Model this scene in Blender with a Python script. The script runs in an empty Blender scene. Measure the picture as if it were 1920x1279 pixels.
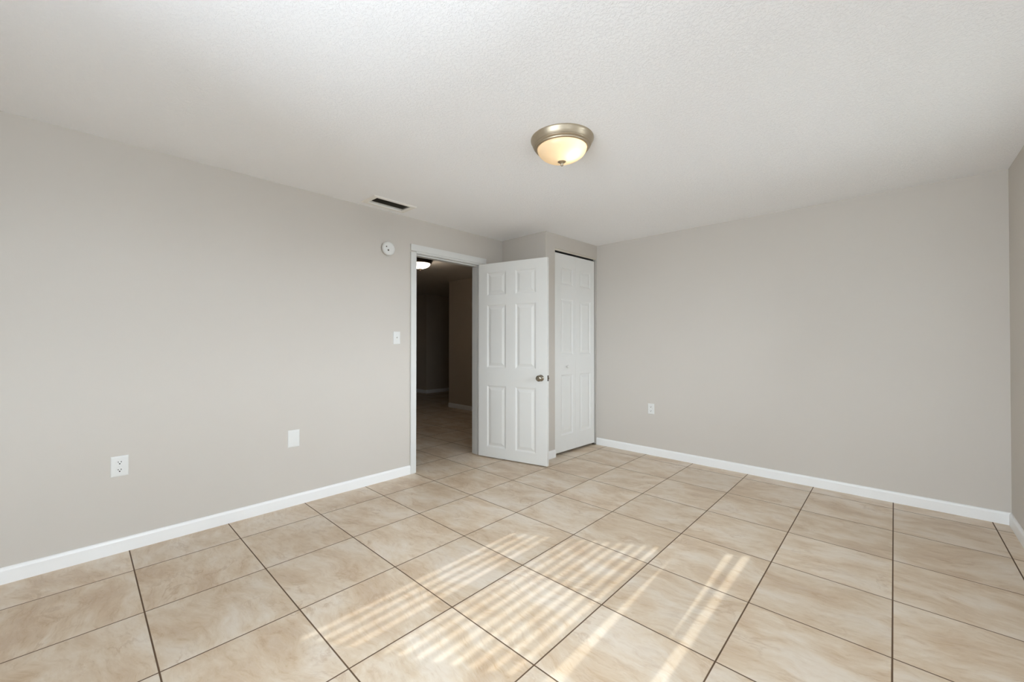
import bpy, bmesh, math, random
from mathutils import Vector, Matrix

random.seed(7)
S = bpy.context.scene
COL = S.collection
PI = math.pi

# ------------------------------------------------------------------ camera
EYE = 1.242
YAW, PITCH, ROLL = 0.7603, 0.0083, 0.0004
F_PX, OFF_X, OFF_Y = 763.9, -9.83, -2.34          # for a 1920x1279 frame
fw = Vector((-math.sin(YAW) * math.cos(PITCH), math.cos(YAW) * math.cos(PITCH), math.sin(PITCH)))
rt = Vector((math.cos(YAW), math.sin(YAW), 0))
up = rt.cross(fw)
cr, sr = math.cos(ROLL), math.sin(ROLL)
rt, up = cr * rt + sr * up, -sr * rt + cr * up
cam_data = bpy.data.cameras.new('camera')
cam = bpy.data.objects.new('camera', cam_data)
COL.objects.link(cam)
cam.matrix_world = Matrix(((rt.x, up.x, -fw.x, 0), (rt.y, up.y, -fw.y, 0), (rt.z, up.z, -fw.z, EYE), (0, 0, 0, 1)))
cam_data.sensor_width = 36
cam_data.lens = F_PX / 1920 * 36
cam_data.shift_x = -OFF_X / 1920
cam_data.shift_y = OFF_Y / 1920
cam_data.clip_start = 0.02
S.camera = cam

# ------------------------------------------------------------------ world, sun, exposure
S.view_settings.view_transform = 'Standard'
S.view_settings.look = 'None'
S.view_settings.gamma = 1
S.view_settings.use_curve_mapping = False
S.view_settings.exposure = 0.13
S.cycles.max_bounces = 14
S.cycles.diffuse_bounces = 10
S.cycles.glossy_bounces = 4
S.cycles.transparent_max_bounces = 16
S.cycles.sample_clamp_indirect = 6

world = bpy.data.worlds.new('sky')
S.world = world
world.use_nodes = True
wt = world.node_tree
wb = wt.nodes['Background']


def wnode(op, a, b=0.0, c=0.0, clamp=False):
    n = wt.nodes.new('ShaderNodeMath')
    n.operation = op
    n.use_clamp = clamp
    for i, v in enumerate((a, b, c)):
        if hasattr(v, 'is_output'):
            wt.links.new(v, n.inputs[i])
        else:
            n.inputs[i].default_value = v
    return n.outputs[0]


def wmix(f, a, b):
    return wnode('ADD', wnode('MULTIPLY', f, b), wnode('MULTIPLY', wnode('SUBTRACT', 1.0, f), a))


# tuned sky and added glow below the horizon, shaped to light the room
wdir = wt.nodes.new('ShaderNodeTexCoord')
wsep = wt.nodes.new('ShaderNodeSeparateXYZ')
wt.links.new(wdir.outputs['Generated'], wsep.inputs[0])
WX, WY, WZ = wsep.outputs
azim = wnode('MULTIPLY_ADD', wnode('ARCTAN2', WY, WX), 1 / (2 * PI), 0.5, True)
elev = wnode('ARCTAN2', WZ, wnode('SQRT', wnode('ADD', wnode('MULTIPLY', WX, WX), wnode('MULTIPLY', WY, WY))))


def round_horizon(stops, top):
    """strength by compass direction; stops = (degrees from +X, strength)"""
    n = wt.nodes.new('ShaderNodeValToRGB')
    e = n.color_ramp.elements
    while len(e) < len(stops):
        e.new(0.5)
    for x, (d, v) in zip(e, stops):
        x.position = d / 360 + 0.5
        x.color = (v / top, v / top, v / top, 1)
    wt.links.new(azim, n.inputs[0])
    return wnode('MULTIPLY', n.outputs[0], top)


low_fill = round_horizon([(-180, 6), (-67, 6), (-61, 1), (-9, 1), (-2, 34), (22, 34), (30, 2), (180, 3)], 100)
mid_fill = round_horizon([(-180, 10.5), (-68, 10.5), (-60, 1), (-38, 1), (-30, 6), (-8, 6), (0, 10.5), (22, 10.5), (30, 1), (180, 5)], 100)
sky_fill = round_horizon([(-180, 15), (-67, 15), (-62, 1), (-38, 1), (-32, 15), (-8, 15), (0, 23), (22, 23), (30, 2), (180, 6)], 100)
steep_down = wnode('MULTIPLY_ADD', elev, -6.0, -2.1, True)       # 0 above 20 degrees down, 1 below 30 degrees down
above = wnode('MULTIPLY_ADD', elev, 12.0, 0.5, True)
wt.links.new(wmix(above, wmix(steep_down, mid_fill, low_fill), sky_fill), wb.inputs['Strength'])
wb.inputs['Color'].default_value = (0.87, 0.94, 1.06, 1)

TAN_EL = 0.598
SUN_AZ = math.radians(31.55)                      # travel direction turned from -X towards -Y
el = math.atan(TAN_EL)
sun_dir = Vector((-math.cos(SUN_AZ) * math.cos(el), -math.sin(SUN_AZ) * math.cos(el), -math.sin(el)))
sd = bpy.data.lights.new('sun', 'SUN')
sd.energy = 3.2
sd.angle = math.radians(0.30)
sd.color = (1.0, 0.985, 0.965)
sun = bpy.data.objects.new('sun', sd)
COL.objects.link(sun)
sun.rotation_mode = 'QUATERNION'
sun.rotation_quaternion = sun_dir.to_track_quat('-Z', 'Y')
sun.location = (6, 6, 6)

# room measures
XL, XR, YB, YN, H = -3.338, 0.575, 4.398, -0.75, 2.4406   # left, right, back, near wall planes, ceiling
WT = 0.13
XH = XL - WT                                       # hall side of the left wall
CX, CY = -2.690, 3.43                              # closet front plane, closet side plane
W1 = dict(y0=2.12, y1=3.57, z0=0.80, z1=2.20)     # window in the right wall
W3 = dict(y0=-0.40, y1=1.05, z0=0.85, z1=2.20)     # added fill-light window in the right wall, beside the camera
W2 = dict(x0=-1.75, x1=0.35, z0=0.70, z1=2.15)    # added fill-light window in the wall behind the camera
XO = XR + 0.2                                      # outer face of right wall
YO = YN - 0.2


def portal(name, loc, sx, sy, direction):
    d = bpy.data.lights.new(name, 'AREA')
    d.shape = 'RECTANGLE'
    d.size, d.size_y = sx, sy
    d.cycles.is_portal = True
    o = bpy.data.objects.new(name, d)
    COL.objects.link(o)
    o.location = loc
    o.rotation_mode = 'QUATERNION'
    o.rotation_quaternion = Vector(direction).to_track_quat('-Z', 'Z')
    return o


portal('right_window_daylight', (XO + 0.02, (W1['y0'] + W1['y1']) / 2, (W1['z0'] + W1['z1']) / 2),
       W1['y1'] - W1['y0'], W1['z1'] - W1['z0'], (-1, 0, 0))
portal('side_fill_daylight', (XO + 0.02, (W3['y0'] + W3['y1']) / 2, (W3['z0'] + W3['z1']) / 2),
       W3['y1'] - W3['y0'], W3['z1'] - W3['z0'], (-1, 0, 0))
portal('rear_fill_daylight', ((W2['x0'] + W2['x1']) / 2, YO - 0.02, (W2['z0'] + W2['z1']) / 2),
       W2['x1'] - W2['x0'], W2['z1'] - W2['z0'], (0, 1, 0))

# ------------------------------------------------------------------ materials


def srgb(r, g, b):
    def f(v):
        v /= 255
        return v / 12.92 if v <= 0.04045 else ((v + 0.055) / 1.055) ** 2.4
    return (f(r), f(g), f(b), 1)


class Nodes:
    def __init__(self, name):
        self.m = bpy.data.materials.new(name)
        self.m.use_nodes = True
        self.t = self.m.node_tree
        self.b = self.t.nodes['Principled BSDF']

    def new(self, kind, **kw):
        n = self.t.nodes.new(kind)
        for k, v in kw.items():
            setattr(n, k, v)
        return n

    def link(self, a, b):
        self.t.links.new(a, b)

    def put(self, sock, v):
        if hasattr(v, 'is_output'):
            self.link(v, sock)
        else:
            sock.default_value = v

    def math(self, op, a, b=0.0, c=0.0):
        n = self.new('ShaderNodeMath', operation=op)
        for i, v in enumerate((a, b, c)):
            self.put(n.inputs[i], v)
        return n.outputs[0]

    def vmath(self, op, a, b=(0, 0, 0)):
        n = self.new('ShaderNodeVectorMath', operation=op)
        self.put(n.inputs[0], a)
        self.put(n.inputs[1], b)
        return n.outputs[0]

    def noise(self, vec, scale, detail=2.0, rough=0.5, distortion=0.0, color=False):
        n = self.new('ShaderNodeTexNoise')
        self.link(vec, n.inputs['Vector'])
        n.inputs['Scale'].default_value = scale
        n.inputs['Detail'].default_value = detail
        n.inputs['Roughness'].default_value = rough
        n.inputs['Distortion'].default_value = distortion
        return n.outputs['Color' if color else 'Fac']

    def ramp(self, fac, stops):
        n = self.new('ShaderNodeValToRGB')
        e = n.color_ramp.elements
        while len(e) < len(stops):
            e.new(0.5)
        for x, (p, c) in zip(e, stops):
            x.position = p
            x.color = c
        self.link(fac, n.inputs[0])
        return n.outputs[0]

    def mix(self, fac, a, b, blend='MIX'):
        n = self.new('ShaderNodeMix', data_type='RGBA', blend_type=blend)
        self.put(n.inputs[0], fac)
        self.put(n.inputs[6], a)
        self.put(n.inputs[7], b)
        return n.outputs[2]

    def pos(self):
        return self.new('ShaderNodeNewGeometry').outputs['Position']

    def bump(self, height, strength, dist):
        n = self.new('ShaderNodeBump')
        n.inputs['Strength'].default_value = strength
        n.inputs['Distance'].default_value = dist
        self.link(height, n.inputs['Height'])
        self.link(n.outputs[0], self.b.inputs['Normal'])


def plain(name, color, rough=0.5, metal=0.0, spec=0.5, wear=0.03):
    """painted, plastic or metal surface with a slight procedural unevenness"""
    n = Nodes(name)
    p = n.new('ShaderNodeTexCoord').outputs['Object']
    f = n.noise(p, 14.0, 3.0)
    d = tuple(c * (1 - wear) for c in color[:3]) + (1,)
    n.link(n.mix(f, color, d), n.b.inputs['Base Color'])
    n.b.inputs['Roughness'].default_value = rough
    n.b.inputs['Metallic'].default_value = metal
    n.b.inputs['Specular IOR Level'].default_value = spec
    return n.m


def wall_paint(name, color):
    n = Nodes(name)
    p = n.pos()
    f = n.noise(p, 1.3, 2.0)
    d = tuple(c * 0.975 for c in color[:3]) + (1,)
    n.link(n.mix(f, color, d), n.b.inputs['Base Color'])
    n.b.inputs['Roughness'].default_value = 0.62
    n.b.inputs['Specular IOR Level'].default_value = 0.3
    n.bump(n.noise(p, 170.0, 3.0, 0.6), 0.10, 0.002)
    return n.m


def ceiling_paint():
    n = Nodes('textured ceiling paint')
    p = n.pos()
    n.b.inputs['Base Color'].default_value = srgb(246, 246, 247)
    n.b.inputs['Roughness'].default_value = 0.8
    n.b.inputs['Specular IOR Level'].default_value = 0.2
    a = n.noise(p, 75.0, 5.0, 0.66, 0.6)
    b = n.ramp(a, [(0.46, (0, 0, 0, 1)), (0.60, (1, 1, 1, 1))])
    n.bump(b, 0.42, 0.004)
    return n.m


GX, GY, TS = -2.0140, 0.7187, 0.50043              # tile grid origin and pitch


def tile_floor():
    n = Nodes('beige marbled porcelain tile')
    p = n.pos()
    sep = n.new('ShaderNodeSeparateXYZ')
    n.link(p, sep.inputs[0])
    u = n.math('DIVIDE', n.math('SUBTRACT', sep.outputs[0], GX), TS)
    v = n.math('DIVIDE', n.math('SUBTRACT', sep.outputs[1], GY), TS)
    iu, iv = n.math('FLOOR', u), n.math('FLOOR', v)
    fu, fv = n.math('SUBTRACT', u, iu), n.math('SUBTRACT', v, iv)
    cell = n.new('ShaderNodeCombineXYZ')
    n.link(iu, cell.inputs[0])
    n.link(iv, cell.inputs[1])
    wn = n.new('ShaderNodeTexWhiteNoise', noise_dimensions='3D')
    n.link(cell.outputs[0], wn.inputs['Vector'])
    rnd, rcol = wn.outputs['Value'], wn.outputs['Color']
    # grout mask
    du = n.math('MINIMUM', fu, n.math('SUBTRACT', 1.0, fu))
    dv = n.math('MINIMUM', fv, n.math('SUBTRACT', 1.0, fv))
    d = n.math('MULTIPLY', n.math('MINIMUM', du, dv), TS)
    mr = n.new('ShaderNodeMapRange')
    n.link(d, mr.inputs[0])
    mr.inputs[1].default_value = 0.0022
    mr.inputs[2].default_value = 0.0036
    tile = mr.outputs[0]                            # 0 in the grout, 1 on the tile
    # every tile takes its own piece of the veining, half of them turned about
    off = n.vmath('MULTIPLY', rcol, (37.0, 53.0, 11.0))
    turn = n.new('ShaderNodeVectorRotate', rotation_type='Z_AXIS')
    n.link(p, turn.inputs['Vector'])
    ang = n.math('ADD', n.math('MULTIPLY', n.math('ROUND', rnd), PI), n.math('MULTIPLY', sep_rand(n, rcol), 0.5))
    n.link(n.math('ADD', ang, -0.35), turn.inputs['Angle'])
    q = n.vmath('ADD', turn.outputs[0], off)
    warp = n.noise(q, 2.6, 3.0, 0.5, 0.0, True)
    q2 = n.vmath('ADD', q, n.vmath('MULTIPLY', n.vmath('SUBTRACT', warp, (0.5, 0.5, 0.5)), (0.22, 0.22, 0)))
    big = n.noise(n.vmath('MULTIPLY', q2, (1.0, 1.9, 1.0)), 3.0, 5.0, 0.60, 0.15)
    fine = n.noise(n.vmath('MULTIPLY', q2, (1.0, 3.4, 1.0)), 10.0, 6.0, 0.66, 0.35)
    fleck = n.noise(n.vmath('MULTIPLY', q2, (1.0, 4.2, 1.0)), 24.0, 4.0, 0.6, 0.5)
    base = n.ramp(big, [(0.34, srgb(174, 143, 110)), (0.44, srgb(195, 171, 141)), (0.53, srgb(212, 196, 175)), (0.63, srgb(221, 211, 198))])
    streak = n.ramp(fine, [(0.33, srgb(172, 142, 110)), (0.45, srgb(205, 186, 162)), (0.58, srgb(213, 199, 181)), (0.70, srgb(226, 216, 202))])
    flecks = n.ramp(fleck, [(0.30, srgb(176, 150, 121)), (0.42, srgb(208, 190, 168)), (0.62, srgb(210, 194, 174)), (0.74, srgb(232, 222, 208))])
    col = n.mix(0.40, base, streak)
    col = n.mix(0.24, col, flecks)
    vn = n.noise(n.vmath('MULTIPLY', q2, (1.0, 2.0, 1.0)), 4.2, 6.0, 0.60, 0.35)
    ridge = n.math('ABSOLUTE', n.math('SUBTRACT', vn, 0.5))
    vein = n.ramp(ridge, [(0.0, (1, 1, 1, 1)), (0.035, (0, 0, 0, 1))])
    broken = n.ramp(n.noise(q2, 5.0, 3.0), [(0.48, (0, 0, 0, 1)), (0.66, (1, 1, 1, 1))])
    col = n.mix(n.math('MULTIPLY', n.math('MULTIPLY', vein, broken), 0.42), col, srgb(166, 134, 102))
    tone = n.math('ADD', 0.97, n.math('MULTIPLY', rnd, 0.08))
    tn = n.new('ShaderNodeCombineXYZ')
    for i in range(3):
        n.link(tone, tn.inputs[i])
    col = n.mix(1.0, col, tn.outputs[0], 'MULTIPLY')
    n.link(n.mix(tile, srgb(92, 70, 50), col), n.b.inputs['Base Color'])
    r = n.math('ADD', 0.30, n.math('MULTIPLY', fine, 0.12))
    n.link(n.math('ADD', n.math('MULTIPLY', tile, r), n.math('MULTIPLY', n.math('SUBTRACT', 1.0, tile), 0.85)), n.b.inputs['Roughness'])
    n.b.inputs['Specular IOR Level'].default_value = 0.42
    hgt = n.math('ADD', n.math('MULTIPLY', tile, 1.0), n.math('MULTIPLY', fine, 0.10))
    n.bump(hgt, 0.35, 0.0015)
    return n.m


def sep_rand(n, rcol):
    s = n.new('ShaderNodeSeparateColor')
    n.link(rcol, s.inputs[0])
    return s.outputs[2]


def glass_pane():
    n = Nodes('window glass')
    t = n.t
    t.nodes.remove(n.b)
    tr = n.new('ShaderNodeBsdfTransparent')
    tr.inputs[0].default_value = (0.93, 0.95, 0.94, 1)
    gl = n.new('ShaderNodeBsdfGlossy')
    gl.inputs['Roughness'].default_value = 0.02
    lw = n.new('ShaderNodeFresnel')
    lw.inputs[0].default_value = 1.35
    mx = n.new('ShaderNodeMixShader')
    n.link(lw.outputs[0], mx.inputs[0])
    n.link(tr.outputs[0], mx.inputs[1])
    n.link(gl.outputs[0], mx.inputs[2])
    n.link(mx.outputs[0], t.nodes['Material Output'].inputs[0])
    return n.m


def frosted_glass(name, color):
    n = Nodes(name)
    t = n.t
    t.nodes.remove(n.b)
    p = n.new('ShaderNodeTexCoord').outputs['Object']
    c = n.mix(n.noise(p, 9.0, 3.0, 0.5, 1.0), color, tuple(v * 0.9 for v in color[:3]) + (1,))
    tr = n.new('ShaderNodeBsdfTranslucent')
    df = n.new('ShaderNodeBsdfDiffuse')
    n.link(c, tr.inputs[0])
    n.link(c, df.inputs[0])
    gl = n.new('ShaderNodeBsdfGlossy')
    gl.inputs['Roughness'].default_value = 0.25
    m1, m2 = n.new('ShaderNodeMixShader'), n.new('ShaderNodeMixShader')
    m1.inputs[0].default_value = 0.45
    m2.inputs[0].default_value = 0.05
    n.link(tr.outputs[0], m1.inputs[1])
    n.link(df.outputs[0], m1.inputs[2])
    n.link(m1.outputs[0], m2.inputs[1])
    n.link(gl.outputs[0], m2.inputs[2])
    n.link(m2.outputs[0], t.nodes['Material Output'].inputs[0])
    return n.m


def glow(name, color, strength):
    n = Nodes(name)
    n.b.inputs['Base Color'].default_value = (0.9, 0.9, 0.9, 1)
    n.b.inputs['Emission Color'].default_value = color
    n.b.inputs['Emission Strength'].default_value = strength
    return n.m


def brushed_metal(name, color, rough):
    n = Nodes(name)
    p = n.new('ShaderNodeTexCoord').outputs['Object']
    f = n.noise(n.vmath('MULTIPLY', p, (1, 1, 9)), 40.0, 3.0)
    n.link(n.mix(f, color, tuple(c * 0.82 for c in color[:3]) + (1,)), n.b.inputs['Base Color'])
    n.b.inputs['Metallic'].default_value = 1.0
    n.link(n.math('ADD', rough, n.math('MULTIPLY', f, 0.1)), n.b.inputs['Roughness'])
    return n.m


M_WALL = wall_paint('greige wall paint', srgb(201, 195, 187))
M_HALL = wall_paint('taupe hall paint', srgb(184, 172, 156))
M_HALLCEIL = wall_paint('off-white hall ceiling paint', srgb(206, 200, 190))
M_CEIL = ceiling_paint()
M_FLOOR = tile_floor()
M_BASE = plain('white baseboard paint', srgb(238, 238, 237), 0.38, wear=0.015)
M_TRIM = plain('white semigloss trim paint', srgb(215, 215, 212), 0.38, wear=0.015)
M_DOOR = plain('white door paint', srgb(228, 228, 225), 0.42, wear=0.015)
M_PLASTIC = plain('white plastic', srgb(222, 222, 219), 0.35, wear=0.01)
M_DARK = plain('dark slot and gap shade', srgb(40, 36, 32), 0.6)
M_DUCT = plain('dark duct metal', srgb(62, 56, 48), 0.6)
M_VENT = plain('cream enamel', srgb(236, 233, 226), 0.45)
M_BLADE = plain('dark louver enamel', srgb(92, 84, 72), 0.55)  # louver blades in a dark brown-grey
M_NICKEL = brushed_metal('brushed nickel', srgb(160, 152, 138), 0.13)
M_PEWTER = brushed_metal('antique pewter', srgb(192, 178, 156), 0.36)
M_BRONZE = brushed_metal('dark bronze', srgb(60, 50, 42), 0.35)
M_GLASS = glass_pane()
M_DOME = frosted_glass('cream alabaster glass', (0.95, 0.82, 0.62, 1))
M_DOME2 = frosted_glass('white frosted glass', (0.95, 0.93, 0.88, 1))
M_BULB = glow('lit bulb', (1.0, 0.86, 0.66, 1), 30.0)
M_BULB2 = glow('lit hall bulb', (1.0, 0.90, 0.76, 1), 90.0)
M_SLAT = plain('white blind slat', srgb(238, 237, 233), 0.45)
M_STUCCO = wall_paint('outside stucco', srgb(214, 206, 192))
M_TRACK = plain('track enamel', srgb(205, 198, 184), 0.4)

# ------------------------------------------------------------------ mesh helpers


def add_box(bm, x0, x1, y0, y1, z0, z1, bevel=0.0, seg=2):
    m = Matrix.Translation(((x0 + x1) / 2, (y0 + y1) / 2, (z0 + z1) / 2)) @ Matrix.Diagonal((x1 - x0, y1 - y0, z1 - z0, 1))
    r = bmesh.ops.create_cube(bm, size=1, matrix=m)
    if bevel > 0:
        es = set()
        for v in r['verts']:
            es.update(v.link_edges)
        bmesh.ops.bevel(bm, geom=list(es), offset=bevel, segments=seg, affect='EDGES', profile=0.5)


def boxes(*bs, bevel=0.0):
    bm = bmesh.new()
    for b in bs:
        add_box(bm, *b, bevel=bevel)
    return bm


def lathe(profile, n=64, mat=None):
    """profile of (radius, z) turned round Z"""
    bm = bmesh.new()
    rings = []
    for r, z in profile:
        if r < 1e-6:
            rings.append([bm.verts.new((0, 0, z))])
        else:
            rings.append([bm.verts.new((r * math.cos(2 * PI * k / n), r * math.sin(2 * PI * k / n), z)) for k in range(n)])
    for a, b in zip(rings, rings[1:]):
        for k in range(n):
            k2 = (k + 1) % n
            if len(a) == 1 and len(b) > 1:
                bm.faces.new((a[0], b[k], b[k2]))
            elif len(b) == 1 and len(a) > 1:
                bm.faces.new((a[k], b[0], a[k2]))
            elif len(a) > 1:
                bm.faces.new((a[k], b[k], b[k2], a[k2]))
    bmesh.ops.recalc_face_normals(bm, faces=bm.faces)
    if mat is not None:
        bmesh.ops.transform(bm, matrix=mat, verts=bm.verts)
    return bm


def obj(name, bm, material, parent=None, smooth=False):
    me = bpy.data.meshes.new(name)
    bm.to_mesh(me)
    bm.free()
    me.materials.append(material)
    if smooth:
        me.polygons.foreach_set('use_smooth', [True] * len(me.polygons))
        me.set_sharp_from_angle(angle=math.radians(40))
    o = bpy.data.objects.new(name, me)
    COL.objects.link(o)
    if parent:
        o.parent = parent
    return o


def tag(o, label, cat, group=None, kind=None):
    o['label'] = label
    o['category'] = cat
    if group:
        o['group'] = group
    if kind:
        o['kind'] = kind
    return o


def thing(name, label, cat, loc=(0, 0, 0), rotz=0.0, group=None, kind=None):
    o = bpy.data.objects.new(name, None)
    COL.objects.link(o)
    o.empty_display_size = 0.1
    o.location = loc
    o.rotation_euler = (0, 0, rotz)
    return tag(o, label, cat, group, kind)


def struct(name, bm, material, label, cat, smooth=False):
    return tag(obj(name, bm, material, None, smooth), label, cat, None, 'structure')


def copy_tree(o, parent=None):
    c = o.copy()
    COL.objects.link(c)
    c.parent = parent
    for ch in list(o.children):
        copy_tree(ch, c)
    return c


# ------------------------------------------------------------------ shell of the room and the hall
D0, D1, DZ = 2.245, 3.080, 2.108                   # door opening between jambs, head height
JT = 0.018                                         # jamb board thickness
HX0, HY0, HY1 = -11.0, 0.3, 8.2                    # far limits of the hall
VX0, VX1, VY0, VY1 = -3.222, -3.072, 1.685, 2.005   # vent hole in the ceiling

HBX, HBY = -6.29, 4.98                             # end of the hall wall on the right
struct('floor', boxes((HX0 - 0.2, XO, YO, HY1 + 0.2, -0.12, 0.0)), M_FLOOR, 'beige marbled tile floor with thin brown grout lines', 'floor')
ZT = H + 0.16
struct('ceiling', boxes((XH + WT / 2, VX0, YO, YB + 0.13, H, ZT), (VX1, XO, YO, YB + 0.13, H, ZT),
                        (VX0, VX1, YO, VY0, H, ZT), (VX0, VX1, VY1, YB + 0.13, H, ZT)),
       M_CEIL, 'white textured ceiling over the room', 'ceiling')
struct('ceiling_hall', boxes((HX0 - 0.2, XH + WT / 2, YO, HY1 + 0.2, H, ZT)), M_HALLCEIL, 'dim hall ceiling seen through the top of the doorway', 'ceiling')
struct('wall_left', boxes((XH, XL, YO, D0 - JT, 0, H), (XH, XL, D1 + JT, HBY + 0.12, 0, H), (XH, XL, D0 - JT, D1 + JT, DZ + JT, H)),
       M_WALL, 'long greige wall on the left with the open doorway', 'wall')
struct('wall_back', boxes((XL, XO, YB, YB + 0.13, 0, H)), M_WALL, 'greige wall on the right side with one outlet low down', 'wall')
struct('wall_right', boxes((XR, XO, YO, W3['y0'], 0, H), (XR, XO, W3['y1'], W1['y0'], 0, H), (XR, XO, W1['y1'], YB, 0, H),
                           (XR, XO, W3['y0'], W3['y1'], 0, W3['z0'] - 0.02), (XR, XO, W3['y0'], W3['y1'], W3['z1'], H),
                           (XR, XO, W1['y0'], W1['y1'], 0, W1['z0'] - 0.02), (XR, XO, W1['y0'], W1['y1'], W1['z1'], H)),
       M_WALL, 'sliver of shaded greige wall at the right edge', 'wall')
struct('wall_near', boxes((XL, W2['x0'], YO, YN, 0, H), (W2['x1'], XR, YO, YN, 0, H),
                          (W2['x0'], W2['x1'], YO, YN, 0, W2['z0']), (W2['x0'], W2['x1'], YO, YN, W2['z1'], H)),
       M_WALL, 'greige wall behind the camera with an added fill window', 'wall')
CO0, CO1, CHZ = 3.585, 4.390, 2.285                # closet opening
SKEW = 0.038                                       # the closet front runs a little out of square


def skewed(bm):
    for v in bm.verts:
        if v.co.x > CX - 0.2:
            v.co.x += (v.co.y - CY) * SKEW
    return bm


struct('wall_closet', skewed(boxes((XL, CX, CY, CY + 0.10, 0, H), (CX - 0.10, CX, CY + 0.10, CO0, 0, H),
                            (CX - 0.10, CX, CO0, YB, CHZ, H), (CX - 0.10, CX, CO1, YB, 0, CHZ))),
       M_WALL, 'greige closet enclosure jutting out beside the doorway', 'wall')

# hall beyond the doorway
PX, PY = -8.38, 5.93                               # corner of the far hall block
struct('wall_hall_right', boxes((HBX, XH, HBY, HBY + 0.12, 0, H), (HBX, HBX + 0.12, HBY + 0.12, HY1, 0, H)), M_HALL,
       'dim hall wall seen at the right of the doorway', 'wall')
struct('wall_hall_far', boxes((HX0, PX, PY, HY1, 0, H)), M_HALL, 'dark far hall wall seen deep through the doorway', 'wall')
struct('wall_hall_end', boxes((PX, HBX, HY1, HY1 + 0.12, 0, H), (HX0 - 0.12, HX0, HY0, PY, 0, H), (HX0, XH, HY0 - 0.12, HY0, 0, H)), M_HALL,
       'hall walls out of sight that close the dark hall', 'wall')


# baseboards: a board with a rounded top edge
BH, BT = 0.084, 0.013


def board(bm, x0, y0, x1, y1, side):
    """board along a wall from (x0,y0) to (x1,y1); side = unit normal into the room"""
    a, b, n = Vector((x0, y0, 0)), Vector((x1, y1, 0)), Vector((side[0], side[1], 0))
    prof = [(0, 0), (BT, 0), (BT, BH - 0.016), (BT - 0.003, BH - 0.007), (BT - 0.007, BH - 0.001), (0, BH)]
    ra = [bm.verts.new(a + n * d + Vector((0, 0, z))) for d, z in prof]
    rb = [bm.verts.new(b + n * d + Vector((0, 0, z))) for d, z in prof]
    k = len(prof)
    for i in range(k):
        j = (i + 1) % k
        bm.faces.new((ra[i], ra[j], rb[j], rb[i]))
    bm.faces.new(ra)
    bm.faces.new(list(reversed(rb)))
    bmesh.ops.recalc_face_normals(bm, faces=bm.faces)


def baseboard(name, segs, label):
    bm = bmesh.new()
    for s in segs:
        board(bm, *s)
    return struct(name, bm, M_BASE, label, 'baseboard')


CAS = 0.075                                        # casing width
baseboard('baseboard_left', [(XL, YN, XL, D0 - CAS + 0.006, (1, 0)), (XL, D1 + CAS, XL, CY, (1, 0))], 'white baseboard along the long left wall')
baseboard('baseboard_back', [(CX + (YB - CY) * SKEW, YB, XR, YB, (0, -1))], 'white baseboard under the right-hand wall with the outlet')
baseboard('baseboard_right', [(XR, YN, XR, YB, (-1, 0))], 'white baseboard at the far right edge under the shaded wall')
baseboard('baseboard_closet', [(XL, CY, CX, CY, (0, -1)), (CX - BT * SKEW, CY - BT, CX + (CO0 - CY) * SKEW, CO0, (1, 0))], 'short white baseboard between open door and closet door')
baseboard('baseboard_near', [(XL, YN, XR, YN, (0, 1))], 'white baseboard behind the camera')
baseboard('baseboard_hall_right', [(HBX, HBY, XH, HBY, (0, -1))], 'dim baseboard at the right inside the doorway')
baseboard('baseboard_hall_far', [(HX0, PY, PX + BT, PY, (0, -1)), (PX, PY, PX, HY1, (1, 0))], 'dark baseboard deep in the hall')


# door frame: casings with a stepped profile, jambs, stops
def casing_bm(y0, y1, z0, z1, xw, out, vertical, inner_low):
    """flat board with a thinner inner lip; out = +1 into the room, -1 into the hall"""
    bm = bmesh.new()
    a, b = sorted((xw, xw + out * 0.016))
    a2, b2 = sorted((xw, xw + out * 0.009))
    lip = 0.014
    if vertical:
        if inner_low:
            add_box(bm, a2, b2, y0, y0 + lip, z0, z1, 0.001)
            add_box(bm, a, b, y0 + lip, y1, z0, z1, 0.0012)
        else:
            add_box(bm, a2, b2, y1 - lip, y1, z0, z1, 0.001)
            add_box(bm, a, b, y0, y1 - lip, z0, z1, 0.0012)
    else:
        add_box(bm, a2, b2, y0 + CAS - lip, y1 - CAS + lip, z0, z0 + lip, 0.001)
        add_box(bm, a, b, y0, y1, z0 + lip, z1, 0.0012)
    return bm


frame = thing('trim_1', 'white casing and jambs around the open doorway', 'door frame', (XL, (D0 + D1) / 2, 0), kind='structure')
frame_inv = Matrix.Translation((-XL, -(D0 + D1) / 2, 0))


def fpart(name, bm, m=M_TRIM):
    bmesh.ops.transform(bm, matrix=frame_inv, verts=bm.verts)
    return obj(name, bm, m, frame)


RV = 0.005
for out, xw in ((1, XL), (-1, XH)):
    fpart('casing', casing_bm(D0 - CAS + RV, D0 - RV, 0, DZ + RV, xw, out, True, False))
    fpart('casing', casing_bm(D1 + RV, D1 + CAS + RV, 0, DZ + RV, xw, out, True, True))
    fpart('head_casing', casing_bm(D0 - CAS + RV, D1 + CAS + RV, DZ + RV, DZ + CAS + RV, xw, out, False, True))
fpart('jamb', boxes((XH, XL, D0 - JT, D0, 0, DZ), (XH + 0.03, XL - 0.040, D0, D0 + 0.011, 0, DZ - 0.011)))
fpart('jamb', boxes((XH, XL, D1, D1 + JT, 0, DZ), (XH + 0.03, XL - 0.040, D1 - 0.011, D1, 0, DZ - 0.011)))
fpart('head_jamb', boxes((XH, XL, D0 - JT, D1 + JT, DZ, DZ + JT), (XH + 0.03, XL - 0.040, D0, D1, DZ - 0.011, DZ)))


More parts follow.
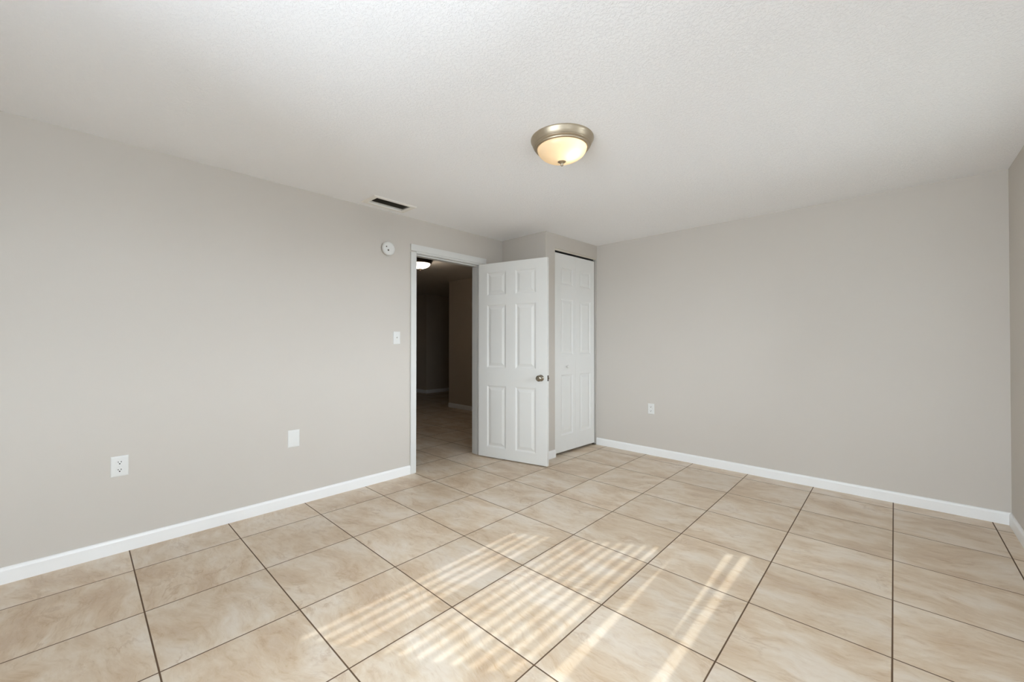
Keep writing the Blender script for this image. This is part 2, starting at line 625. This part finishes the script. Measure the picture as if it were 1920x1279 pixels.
# ------------------------------------------------------------------ panelled doors
def panel_face(bm, w, z0, z1, cols, rows, y, sgn, depth=0.007, ins=(0.016, 0.026, 0.052), rise=0.0055):
    """a door face in the XZ plane at y, moulded panels sunk towards -sgn"""
    xs = sorted({0.0, w, *[v for c in cols for v in c]})
    zs = sorted({z0, z1, *[v for r in rows for v in r]})

    def q(pts):
        vs = [bm.verts.new(p) for p in pts]
        bm.faces.new(vs if sgn < 0 else list(reversed(vs)))
    for xa, xb in zip(xs, xs[1:]):
        for za, zb in zip(zs, zs[1:]):
            if (xa, xb) in cols and (za, zb) in rows:
                lv = [(0, 0), (ins[0] * 0.5, -depth * 0.35), (ins[0], -depth), (ins[1], -depth), (ins[2], -depth + rise)]
                rects = [[(xa + i, y + sgn * d, za + i), (xb - i, y + sgn * d, za + i), (xb - i, y + sgn * d, zb - i), (xa + i, y + sgn * d, zb - i)] for i, d in lv]
                for A, B in zip(rects, rects[1:]):
                    for k in range(4):
                        q([A[k], A[(k + 1) % 4], B[(k + 1) % 4], B[k]])
                q(rects[-1])
            else:
                q([(xa, y, za), (xb, y, za), (xb, y, zb), (xa, y, zb)])


def leaf_bm(w, z0, z1, t, cols, rows):
    bm = bmesh.new()
    panel_face(bm, w, z0, z1, cols, rows, -t / 2, -1)
    panel_face(bm, w, z0, z1, cols, rows, t / 2, 1)
    for x in (0, w):
        vs = [bm.verts.new(p) for p in ((x, -t / 2, z0), (x, t / 2, z0), (x, t / 2, z1), (x, -t / 2, z1))]
        bm.faces.new(vs if x else list(reversed(vs)))
    for z in (z0, z1):
        vs = [bm.verts.new(p) for p in ((0, -t / 2, z), (w, -t / 2, z), (w, t / 2, z), (0, t / 2, z))]
        bm.faces.new(vs if z == z1 else list(reversed(vs)))
    bmesh.ops.remove_doubles(bm, verts=bm.verts, dist=1e-5)
    return bm


# open room door; local x runs from the hinge to the free edge, local -y faces the camera
T = 0.035
LW = 0.826
hinge = Vector((-3.3154, 3.0382, 0))
ldir = Vector((0.9734, 0.2292, 0)).normalized()
lang = math.atan2(ldir.y, ldir.x)
lnor = Vector((ldir.y, -ldir.x, 0))                # towards the camera
base = hinge - lnor * T / 2
door = thing('door_1', 'white six-panel door standing open beside the closet', 'door', (base.x, base.y, 0), lang, kind='structure')
cols = [(0.108, 0.348), (0.460, 0.700)]
rows = [(0.120, 0.786), (0.978, 1.658), (1.756, 2.010)]
obj('door_leaf', leaf_bm(LW, 0.012, 2.105, T, cols, rows), M_DOOR, door)


def axis_y(x, y, z, s):
    """lathe axis pointing along local -y (s=-1) or +y (s=1)"""
    return Matrix.Translation((x, y, z)) @ Matrix.Rotation(PI / 2 if s < 0 else -PI / 2, 4, 'X')


KX, KZ = 0.757, 0.890
for s in (-1, 1):
    y = s * T / 2
    knob = obj('door_knob', lathe([(0.0, 0.018), (0.011, 0.018), (0.011, 0.030), (0.017, 0.034), (0.026, 0.040), (0.0305, 0.048),
                                   (0.0310, 0.055), (0.0285, 0.062), (0.022, 0.066), (0.016, 0.0672), (0.0, 0.0675)], 40, axis_y(KX, y, KZ, s)), M_NICKEL, door, True)
    knob['label'] = 'round brushed nickel knob'
    obj('rosette', lathe([(0.033, 0), (0.033, 0.004), (0.030, 0.009), (0.020, 0.014), (0.014, 0.019), (0, 0.019)], 40, axis_y(KX, y, KZ, s)), M_NICKEL, knob, True)
lt = obj('latch', boxes((LW, LW + 0.0015, -0.0125, 0.0125, KZ - 0.029, KZ + 0.029)), M_BRONZE, door)
obj('latch_bolt', boxes((LW + 0.0015, LW + 0.011, -0.007, 0.006, KZ - 0.008, KZ + 0.008), bevel=0.002), M_NICKEL, lt)
for hz in (0.195, 1.02, 1.83):
    h = obj('hinge', lathe([(0, -0.045), (0.0065, -0.045), (0.0065, 0.045), (0, 0.045)], 16, Matrix.Translation((-0.006, T / 2 + 0.002, hz))), M_NICKEL, door, True)
    obj('hinge_plate', boxes((-0.0015, 0.0, -T / 2 + 0.004, T / 2, hz - 0.044, hz + 0.044)), M_NICKEL, h)

# closet bifold door: two hinged leaves, local x runs along +Y of the room
CT = 0.030
cdoor = thing('door_2', 'white bifold closet door next to the open door', 'door', (CX - 0.028 + (CO0 + 0.012 - CY) * SKEW, CO0 + 0.012, 0), PI / 2 - math.atan(SKEW), kind='structure')
cw = 0.383
for i in range(2):
    c = [(0.112, 0.335)] if i == 0 else [(0.080, 0.303)]
    lf = obj('bifold_leaf', leaf_bm(cw, 0.028, 2.243, CT, c, [(0.21, 0.89), (1.11, 1.74), (1.895, 2.095)]), M_DOOR, cdoor)
    lf.location = (i * (cw + 0.0015), 0, 0)
    if i == 0:
        kb = obj('closet_knob', lathe([(0, 0), (0.008, 0), (0.008, 0.010), (0.014, 0.016), (0.0165, 0.022), (0.013, 0.028), (0, 0.030)], 32,
                                      axis_y(0.212, -CT / 2, 0.978, -1)), M_DOOR, lf, True)
trk = thing('trim_2', 'thin metal track above the closet door', 'closet track', (CX - 0.03 + (CO0 - CY) * SKEW, CO0, CHZ), kind='structure')
trk.rotation_euler.z = -math.atan(SKEW)
obj('track', boxes((0.018, 0.024, 0.0, CO1 - CO0, -0.021, 0)), M_TRACK, trk)
obj('track_channel_shade', boxes((-0.018, 0.018, 0.0, CO1 - CO0, -0.003, 0), (-0.018, -0.014, 0, CO1 - CO0, -0.021, 0)), M_DARK, trk)  # dark colour stands in for the shade in the gap above the door
obj('pivot_bracket', boxes((-0.015, 0.022, CO1 - CO0 - 0.035, CO1 - CO0 - 0.001, -CHZ, -CHZ + 0.010)), M_NICKEL, trk)


# ------------------------------------------------------------------ ceiling lights
def ceiling_light(x, y, label, dome_mat, metal, bulb_mat, bulbs):
    t = thing('ceiling_light', label, 'ceiling light', (x, y, H), group='flush dome ceiling lights')
    pan = obj('pan', lathe([(0, 0), (0.183, 0), (0.1835, -0.006), (0.180, -0.012), (0.176, -0.020), (0.173, -0.028), (0.168, -0.034), (0.166, -0.037),
                            (0.167, -0.041), (0.164, -0.046), (0.158, -0.049), (0.158, -0.052), (0.156, -0.056), (0.149, -0.059),
                            (0.144, -0.057), (0.142, -0.050), (0.140, -0.012), (0, -0.010)], 96), metal, t, True)
    dm = []
    for k in range(15):
        a = PI / 2 * k / 14
        dm.append((0.144 * math.cos(a) ** 1.12 if k < 14 else 0.004, -0.056 - 0.076 * math.sin(a)))
    dome = obj('glass_dome', lathe(dm, 96), dome_mat, t, True)
    obj('finial', lathe([(0, -0.124), (0.020, -0.125), (0.0245, -0.128), (0.0235, -0.132), (0.016, -0.137), (0.008, -0.140), (0.006, -0.144), (0.009, -0.148),
                         (0.0085, -0.152), (0.005, -0.156), (0.0, -0.157)], 32), metal, t, True)
    for bx, by in bulbs:
        b = obj('bulb', lathe([(0.0, -0.088), (0.011, -0.086), (0.019, -0.079), (0.022, -0.070), (0.020, -0.060), (0.014, -0.048), (0.011, -0.040), (0, -0.040)], 32,
                              Matrix.Translation((bx, by, 0))), bulb_mat, t, True)
        obj('socket', lathe([(0, -0.012), (0.015, -0.012), (0.015, -0.042), (0, -0.042)], 24, Matrix.Translation((bx, by, 0))), M_PLASTIC, b, True)
    return t


ceiling_light(-1.412, 1.956, 'round flush ceiling light with nickel rim and warm glass dome in the room', M_DOME, M_PEWTER, M_BULB, [(0.060, 0.002)])
ceiling_light(-4.93, 3.377, 'lit white dome light with dark rim on the hall ceiling', M_DOME2, M_BRONZE, M_BULB2, [(0.05, 0.0), (-0.05, 0.0)])
hd = bpy.data.lights.new('hall_lamp_light', 'POINT')     # the hall lamp's own light, leaving just under its glass
hd.energy = 4.5
hd.color = (1.0, 0.86, 0.72)
hd.shadow_soft_size = 0.05
hl = bpy.data.objects.new('hall_lamp_light', hd)
COL.objects.link(hl)
hl.location = (-4.93, 3.377, H - 0.22)

# ------------------------------------------------------------------ ceiling air vent
vx, vy = (VX0 + VX1) / 2, (VY0 + VY1) / 2
vent = thing('air_vent', 'rectangular cream air vent with dark louvers in the ceiling', 'vent', (vx, vy, H))
ox, oy, ix, iy = 0.109, 0.203, (VX1 - VX0) / 2, (VY1 - VY0) / 2
vb = bmesh.new()


def ring(bm, rects):
    loops = [[bm.verts.new((sx * a, sy * b, z)) for sx, sy in ((-1, -1), (1, -1), (1, 1), (-1, 1))] for a, b, z in rects]
    for A, B in zip(loops, loops[1:]):
        for k in range(4):
            bm.faces.new((A[k], A[(k + 1) % 4], B[(k + 1) % 4], B[k]))
    bmesh.ops.recalc_face_normals(bm, faces=bm.faces)


ring(vb, [(ox, oy, 0.0), (ox, oy, -0.003), (ox - 0.006, oy - 0.006, -0.008), (ix + 0.006, iy + 0.006, -0.009), (ix, iy, -0.005), (ix - 0.002, iy - 0.002, 0.02), (ix + 0.002, iy + 0.002, 0.02), (ox, oy, 0.0)])
obj('vent_frame', vb, M_VENT, vent)
db = bmesh.new()
ring(db, [(ix, iy, 0.020), (ix, iy, 0.15)])
vs = [db.verts.new((sx * ix, sy * iy, 0.15)) for sx, sy in ((-1, -1), (1, -1), (1, 1), (-1, 1))]
db.faces.new(vs)
obj('duct', db, M_DUCT, vent)
for k, bx in enumerate((-0.044, -0.022, 0.0, 0.022, 0.044)):
    s = bmesh.new()
    add_box(s, -0.013, 0.013, -iy + 0.002, iy - 0.002, -0.0008, 0.0008)
    bmesh.ops.transform(s, matrix=Matrix.Translation((bx, 0, 0.008)) @ Matrix.Rotation(math.radians(38), 4, 'Y'), verts=s.verts)
    obj('louver', s, M_BLADE, vent)

# ------------------------------------------------------------------ things on the walls
# local frame: x along the wall to the right as seen from the room, y out of the wall, z up


def wall_matrix_left(y):
    return (XL, y, 0), PI / 2 * -1                 # local x -> -Y, local y -> +X


def plate_bm(w, h, t=0.006):
    bm = bmesh.new()
    prof = [(0, 0.0), (0, t * 0.45), (0.003, t * 0.85), (0.008, t)]
    loops = []
    for i, d in prof:
        a, b = w / 2 - i, h / 2 - i
        loops.append([bm.verts.new(p) for p in ((-a, d, -b), (a, d, -b), (a, d, b), (-a, d, b))])
    for A, B in zip(loops, loops[1:]):
        for k in range(4):
            bm.faces.new((A[k], A[(k + 1) % 4], B[(k + 1) % 4], B[k]))
    bm.faces.new(loops[-1])
    bmesh.ops.recalc_face_normals(bm, faces=bm.faces)
    return bm


def screw(parent, x, z, y=0.006, m=M_PLASTIC):
    return obj('screw', lathe([(0.0038, 0), (0.0036, 0.0010), (0.002, 0.0016), (0, 0.0017)], 20, axis_y(x, y, z, 1)), m, parent, True)


def outlet(loc, rz, label, w, h):
    t = thing('wall_outlet', label, 'outlet', loc, rz, group='duplex wall outlets')
    obj('cover_plate', plate_bm(w, h), M_PLASTIC, t)
    for sz in (-0.0225, 0.0225):
        bm = bmesh.new()
        n = 40
        pts = []
        for k in range(n):
            a = 2 * PI * k / n
            x, z = 0.0172 * math.cos(a), max(-0.0140, min(0.0140, 0.0172 * math.sin(a)))
            pts.append((x, z))
        lo = [bm.verts.new((x, 0.004, z + sz)) for x, z in pts]
        hi = [bm.verts.new((x * 0.96, 0.0085, z * 0.96 + sz)) for x, z in pts]
        for k in range(n):
            bm.faces.new((lo[k], lo[(k + 1) % n], hi[(k + 1) % n], hi[k]))
        bm.faces.new(hi)
        bmesh.ops.recalc_face_normals(bm, faces=bm.faces)
        sock = obj('socket', bm, M_PLASTIC, t)
        for dx, hh in ((-0.0063, 0.0080), (0.0063, 0.0066)):
            obj('slot', boxes((dx - 0.0016, dx + 0.0016, 0.0080, 0.0088, sz + 0.0035 - hh / 2, sz + 0.0035 + hh / 2)), M_DARK, sock)
        obj('ground_hole', lathe([(0, 0), (0.0036, 0), (0.0036, 0.0008), (0, 0.0008)], 20, axis_y(0, 0.0080, sz - 0.0072, 1)), M_DARK, sock)
    screw(t, 0, 0)
    return t


outlet((XL, 0.1735, 0.511), -PI / 2, 'white duplex outlet low on the left wall nearest the camera', 0.078, 0.120)
outlet((-1.965, YB, 0.512), PI, 'small white duplex outlet low on the back right wall', 0.073, 0.114)

bp = thing('blank_wall_plate', 'blank white cover plate low on the left wall', 'wall plate', (XL, 1.141, 0.5115), -PI / 2)
obj('cover_plate', plate_bm(0.084, 0.130), M_PLASTIC, bp)
for z in (-0.042, 0.042):
    screw(bp, 0, z)

sw = thing('light_switch', 'white toggle light switch beside the doorway', 'light switch', (XL, 2.030, 1.290), -PI / 2)
obj('cover_plate', plate_bm(0.071, 0.117), M_PLASTIC, sw)
bz = obj('toggle', boxes((-0.0052, 0.0052, 0.005, 0.0068, -0.0125, 0.0125), bevel=0.0006), M_VENT, sw)
tg = bmesh.new()
add_box(tg, -0.0042, 0.0042, 0.0, 0.015, -0.0045, 0.0045, 0.0012)
bmesh.ops.transform(tg, matrix=Matrix.Translation((0, 0.005, 0)) @ Matrix.Rotation(math.radians(28), 4, 'X'), verts=tg.verts)
obj('lever', tg, M_PLASTIC, bz)
for z in (-0.030, 0.030):
    screw(sw, 0, z)

sm = thing('smoke_detector', 'round white smoke detector high on the wall left of the doorway', 'smoke detector', (XL, 1.931, 2.098), -PI / 2)
obj('mounting_base', lathe([(0, 0), (0.052, 0), (0.052, 0.014), (0, 0.014)], 64, axis_y(0, 0, 0, 1)), M_TRACK, sm, True)
cv = obj('cover', lathe([(0, 0.011), (0.060, 0.011), (0.062, 0.014), (0.0615, 0.026), (0.058, 0.034), (0.050, 0.0385), (0.036, 0.041), (0, 0.042)], 64, axis_y(0, 0, 0, 1)), M_PLASTIC, sm, True)
obj('test_button', lathe([(0.0075, 0.036), (0.0075, 0.0425), (0.006, 0.0435), (0, 0.0437)], 24, axis_y(0.012, 0, -0.018, 1)), M_DUCT, sm, True)
obj('indicator', lathe([(0.006, 0.036), (0.006, 0.0420), (0, 0.0424)], 20, axis_y(0.030, 0, 0.012, 1)), M_BLADE, sm, True)

# ------------------------------------------------------------------ windows (outside the frame: blind window casts sun stripes, two others added for fill light)
y0, y1, z0, z1 = W1['y0'], W1['y1'], W1['z0'], W1['z1']
win = thing('window_1', 'single-hung window in the right wall', 'window', (XR + 0.14, (y0 + y1) / 2, z0), kind='structure')
WM = Matrix.Translation((-(XR + 0.14), -(y0 + y1) / 2, -z0))


def wpart(name, bm, m, parent=win, M=WM):
    bmesh.ops.transform(bm, matrix=M, verts=bm.verts)
    return obj(name, bm, m, parent)


gx = 0.700                                         # glass plane
MR = 1.580                                         # meeting rail height
wpart('window_frame', boxes((gx - 0.03, gx + 0.05, y0, y0 + 0.03, z0 - 0.02, z1), (gx - 0.03, gx + 0.05, y1 - 0.03, y1, z0 - 0.02, z1),
                            (gx - 0.03, gx + 0.05, y0, y1, z0 - 0.02, z0 + 0.100), (gx - 0.03, gx + 0.05, y0, y1, z1 - 0.03, z1)), M_TRIM)
wpart('meeting_rail', boxes((gx - 0.015, gx + 0.025, y0 + 0.03, y1 - 0.03, MR - 0.022, MR + 0.022)), M_TRIM)
wpart('sash_rail', boxes((gx - 0.010, gx + 0.010, y0 + 0.03, y1 - 0.03, 0.955, 0.967)), M_TRIM)
wpart('pane', boxes((gx - 0.002, gx + 0.002, y0 + 0.03, y1 - 0.03, z0 + 0.100, z1 - 0.03)), M_GLASS)
wpart('sill', boxes((XR - 0.02, gx - 0.03, y0, y1, z0 - 0.02, z0)), M_TRIM)

bl = thing('window_blind', 'white horizontal slat blind hanging in the right-hand window', 'blind', (0.620, (y0 + y1) / 2, z1 - 0.002))
BM0 = Matrix.Translation((-0.620, -(y0 + y1) / 2, -(z1 - 0.002)))
bx = 0.620
hw = (y1 - y0) / 2 - 0.008
wpart('headrail', boxes((bx - 0.028, bx + 0.028, y0 + 0.006, y1 - 0.006, z1 - 0.052, z1 - 0.002)), M_SLAT, bl, BM0)
TILT = math.radians(14)
PITCH_S = 0.0440
Z_GAP0 = (0.620 + 1.80) * 0.703                    # sun gap that makes the first stripe
sb = bmesh.new()
add_box(sb, -0.025, 0.025, -hw, hw, -0.0014, 0.0014)
bmesh.ops.transform(sb, matrix=Matrix.Rotation(-TILT, 4, 'Y'), verts=sb.verts)
first = obj('slat', sb, M_SLAT, bl)
zc = Z_GAP0 + PITCH_S / 2
zs = []
while zc + PITCH_S < z1 - 0.06:
    zc += PITCH_S
while zc > 1.125:
    zs.append(zc)
    zc -= PITCH_S
n_hung = len(zs)
SAG = 0.028                                        # the blind hangs lower at its near end
zs += [1.140, 1.129, 1.118, 1.107] + [1.066 - 0.011 * k for k in range(7)]
for k, z in enumerate(zs):
    s = first if k == 0 else first.copy()
    if k:
        COL.objects.link(s)
        s.parent = bl
    s.location = (0, 0, z - (z1 - 0.002))
    if k >= n_hung + 4:
        s.rotation_euler.x = SAG
rb = bmesh.new()
add_box(rb, -0.025, 0.025, -hw, hw, -0.021, 0.021, 0.003)
rail = obj('bottom_rail', rb, M_SLAT, bl)
rail.location.z = 0.965 - (z1 - 0.002)
rail.rotation_euler.x = SAG
for dy in (-0.55, 0.02, 0.55):
    yc = (y0 + y1) / 2 + dy
    wpart('ladder_cord', boxes((bx - 0.028, bx - 0.0265, yc - 0.002, yc + 0.002, 0.97, z1 - 0.05), (bx + 0.0265, bx + 0.028, yc - 0.002, yc + 0.002, 0.97, z1 - 0.05)), M_SLAT, bl, BM0)

a0, a1, z0, z1 = W2['x0'], W2['x1'], W2['z0'], W2['z1']
w2 = thing('fill_window_rear', 'wide window added behind the camera for fill light', 'window', ((a0 + a1) / 2, YO + 0.1, z0), kind='structure')
M2 = Matrix.Translation((-(a0 + a1) / 2, -(YO + 0.1), -z0))
gy = YO + 0.08
xm = (a0 + a1) / 2
wpart('window_frame', boxes((a0, a0 + 0.04, gy - 0.04, gy + 0.04, z0, z1), (a1 - 0.04, a1, gy - 0.04, gy + 0.04, z0, z1), (xm - 0.03, xm + 0.03, gy - 0.04, gy + 0.04, z0, z1),
                            (a0, a1, gy - 0.04, gy + 0.04, z0, z0 + 0.04), (a0, a1, gy - 0.04, gy + 0.04, z1 - 0.04, z1)), M_TRIM, w2, M2)
wpart('pane', boxes((a0 + 0.04, a1 - 0.04, gy - 0.002, gy + 0.002, z0 + 0.04, z1 - 0.04)), M_GLASS, w2, M2)
wpart('sill', boxes((a0, a1, gy + 0.04, YN + 0.02, z0 - 0.004, z0 + 0.016)), M_TRIM, w2, M2)

y0, y1, z0, z1 = W3['y0'], W3['y1'], W3['z0'], W3['z1']
w3 = thing('fill_window_side', 'single-hung window added in the right wall for fill light', 'window', (XR + 0.14, (y0 + y1) / 2, z0), kind='structure')
M3 = Matrix.Translation((-(XR + 0.14), -(y0 + y1) / 2, -z0))
wpart('window_frame', boxes((gx - 0.03, gx + 0.05, y0, y0 + 0.03, z0 - 0.02, z1), (gx - 0.03, gx + 0.05, y1 - 0.03, y1, z0 - 0.02, z1),
                            (gx - 0.03, gx + 0.05, y0, y1, z0 - 0.02, z0 + 0.055), (gx - 0.03, gx + 0.05, y0, y1, z1 - 0.03, z1)), M_TRIM, w3, M3)
wpart('meeting_rail', boxes((gx - 0.015, gx + 0.025, y0 + 0.03, y1 - 0.03, MR - 0.022, MR + 0.022)), M_TRIM, w3, M3)
wpart('pane', boxes((gx - 0.002, gx + 0.002, y0 + 0.03, y1 - 0.03, z0 + 0.055, z1 - 0.03)), M_GLASS, w3, M3)
wpart('sill', boxes((XR - 0.02, gx - 0.03, y0, y1, z0 - 0.02, z0)), M_TRIM, w3, M3)

# outside: the roof overhang that shades the top of the windows
struct('roof_eave', boxes((XO, 1.35, YO - 0.6, HY1, 2.235, 2.42)), M_STUCCO, 'roof overhang outside the right-hand windows', 'eave')
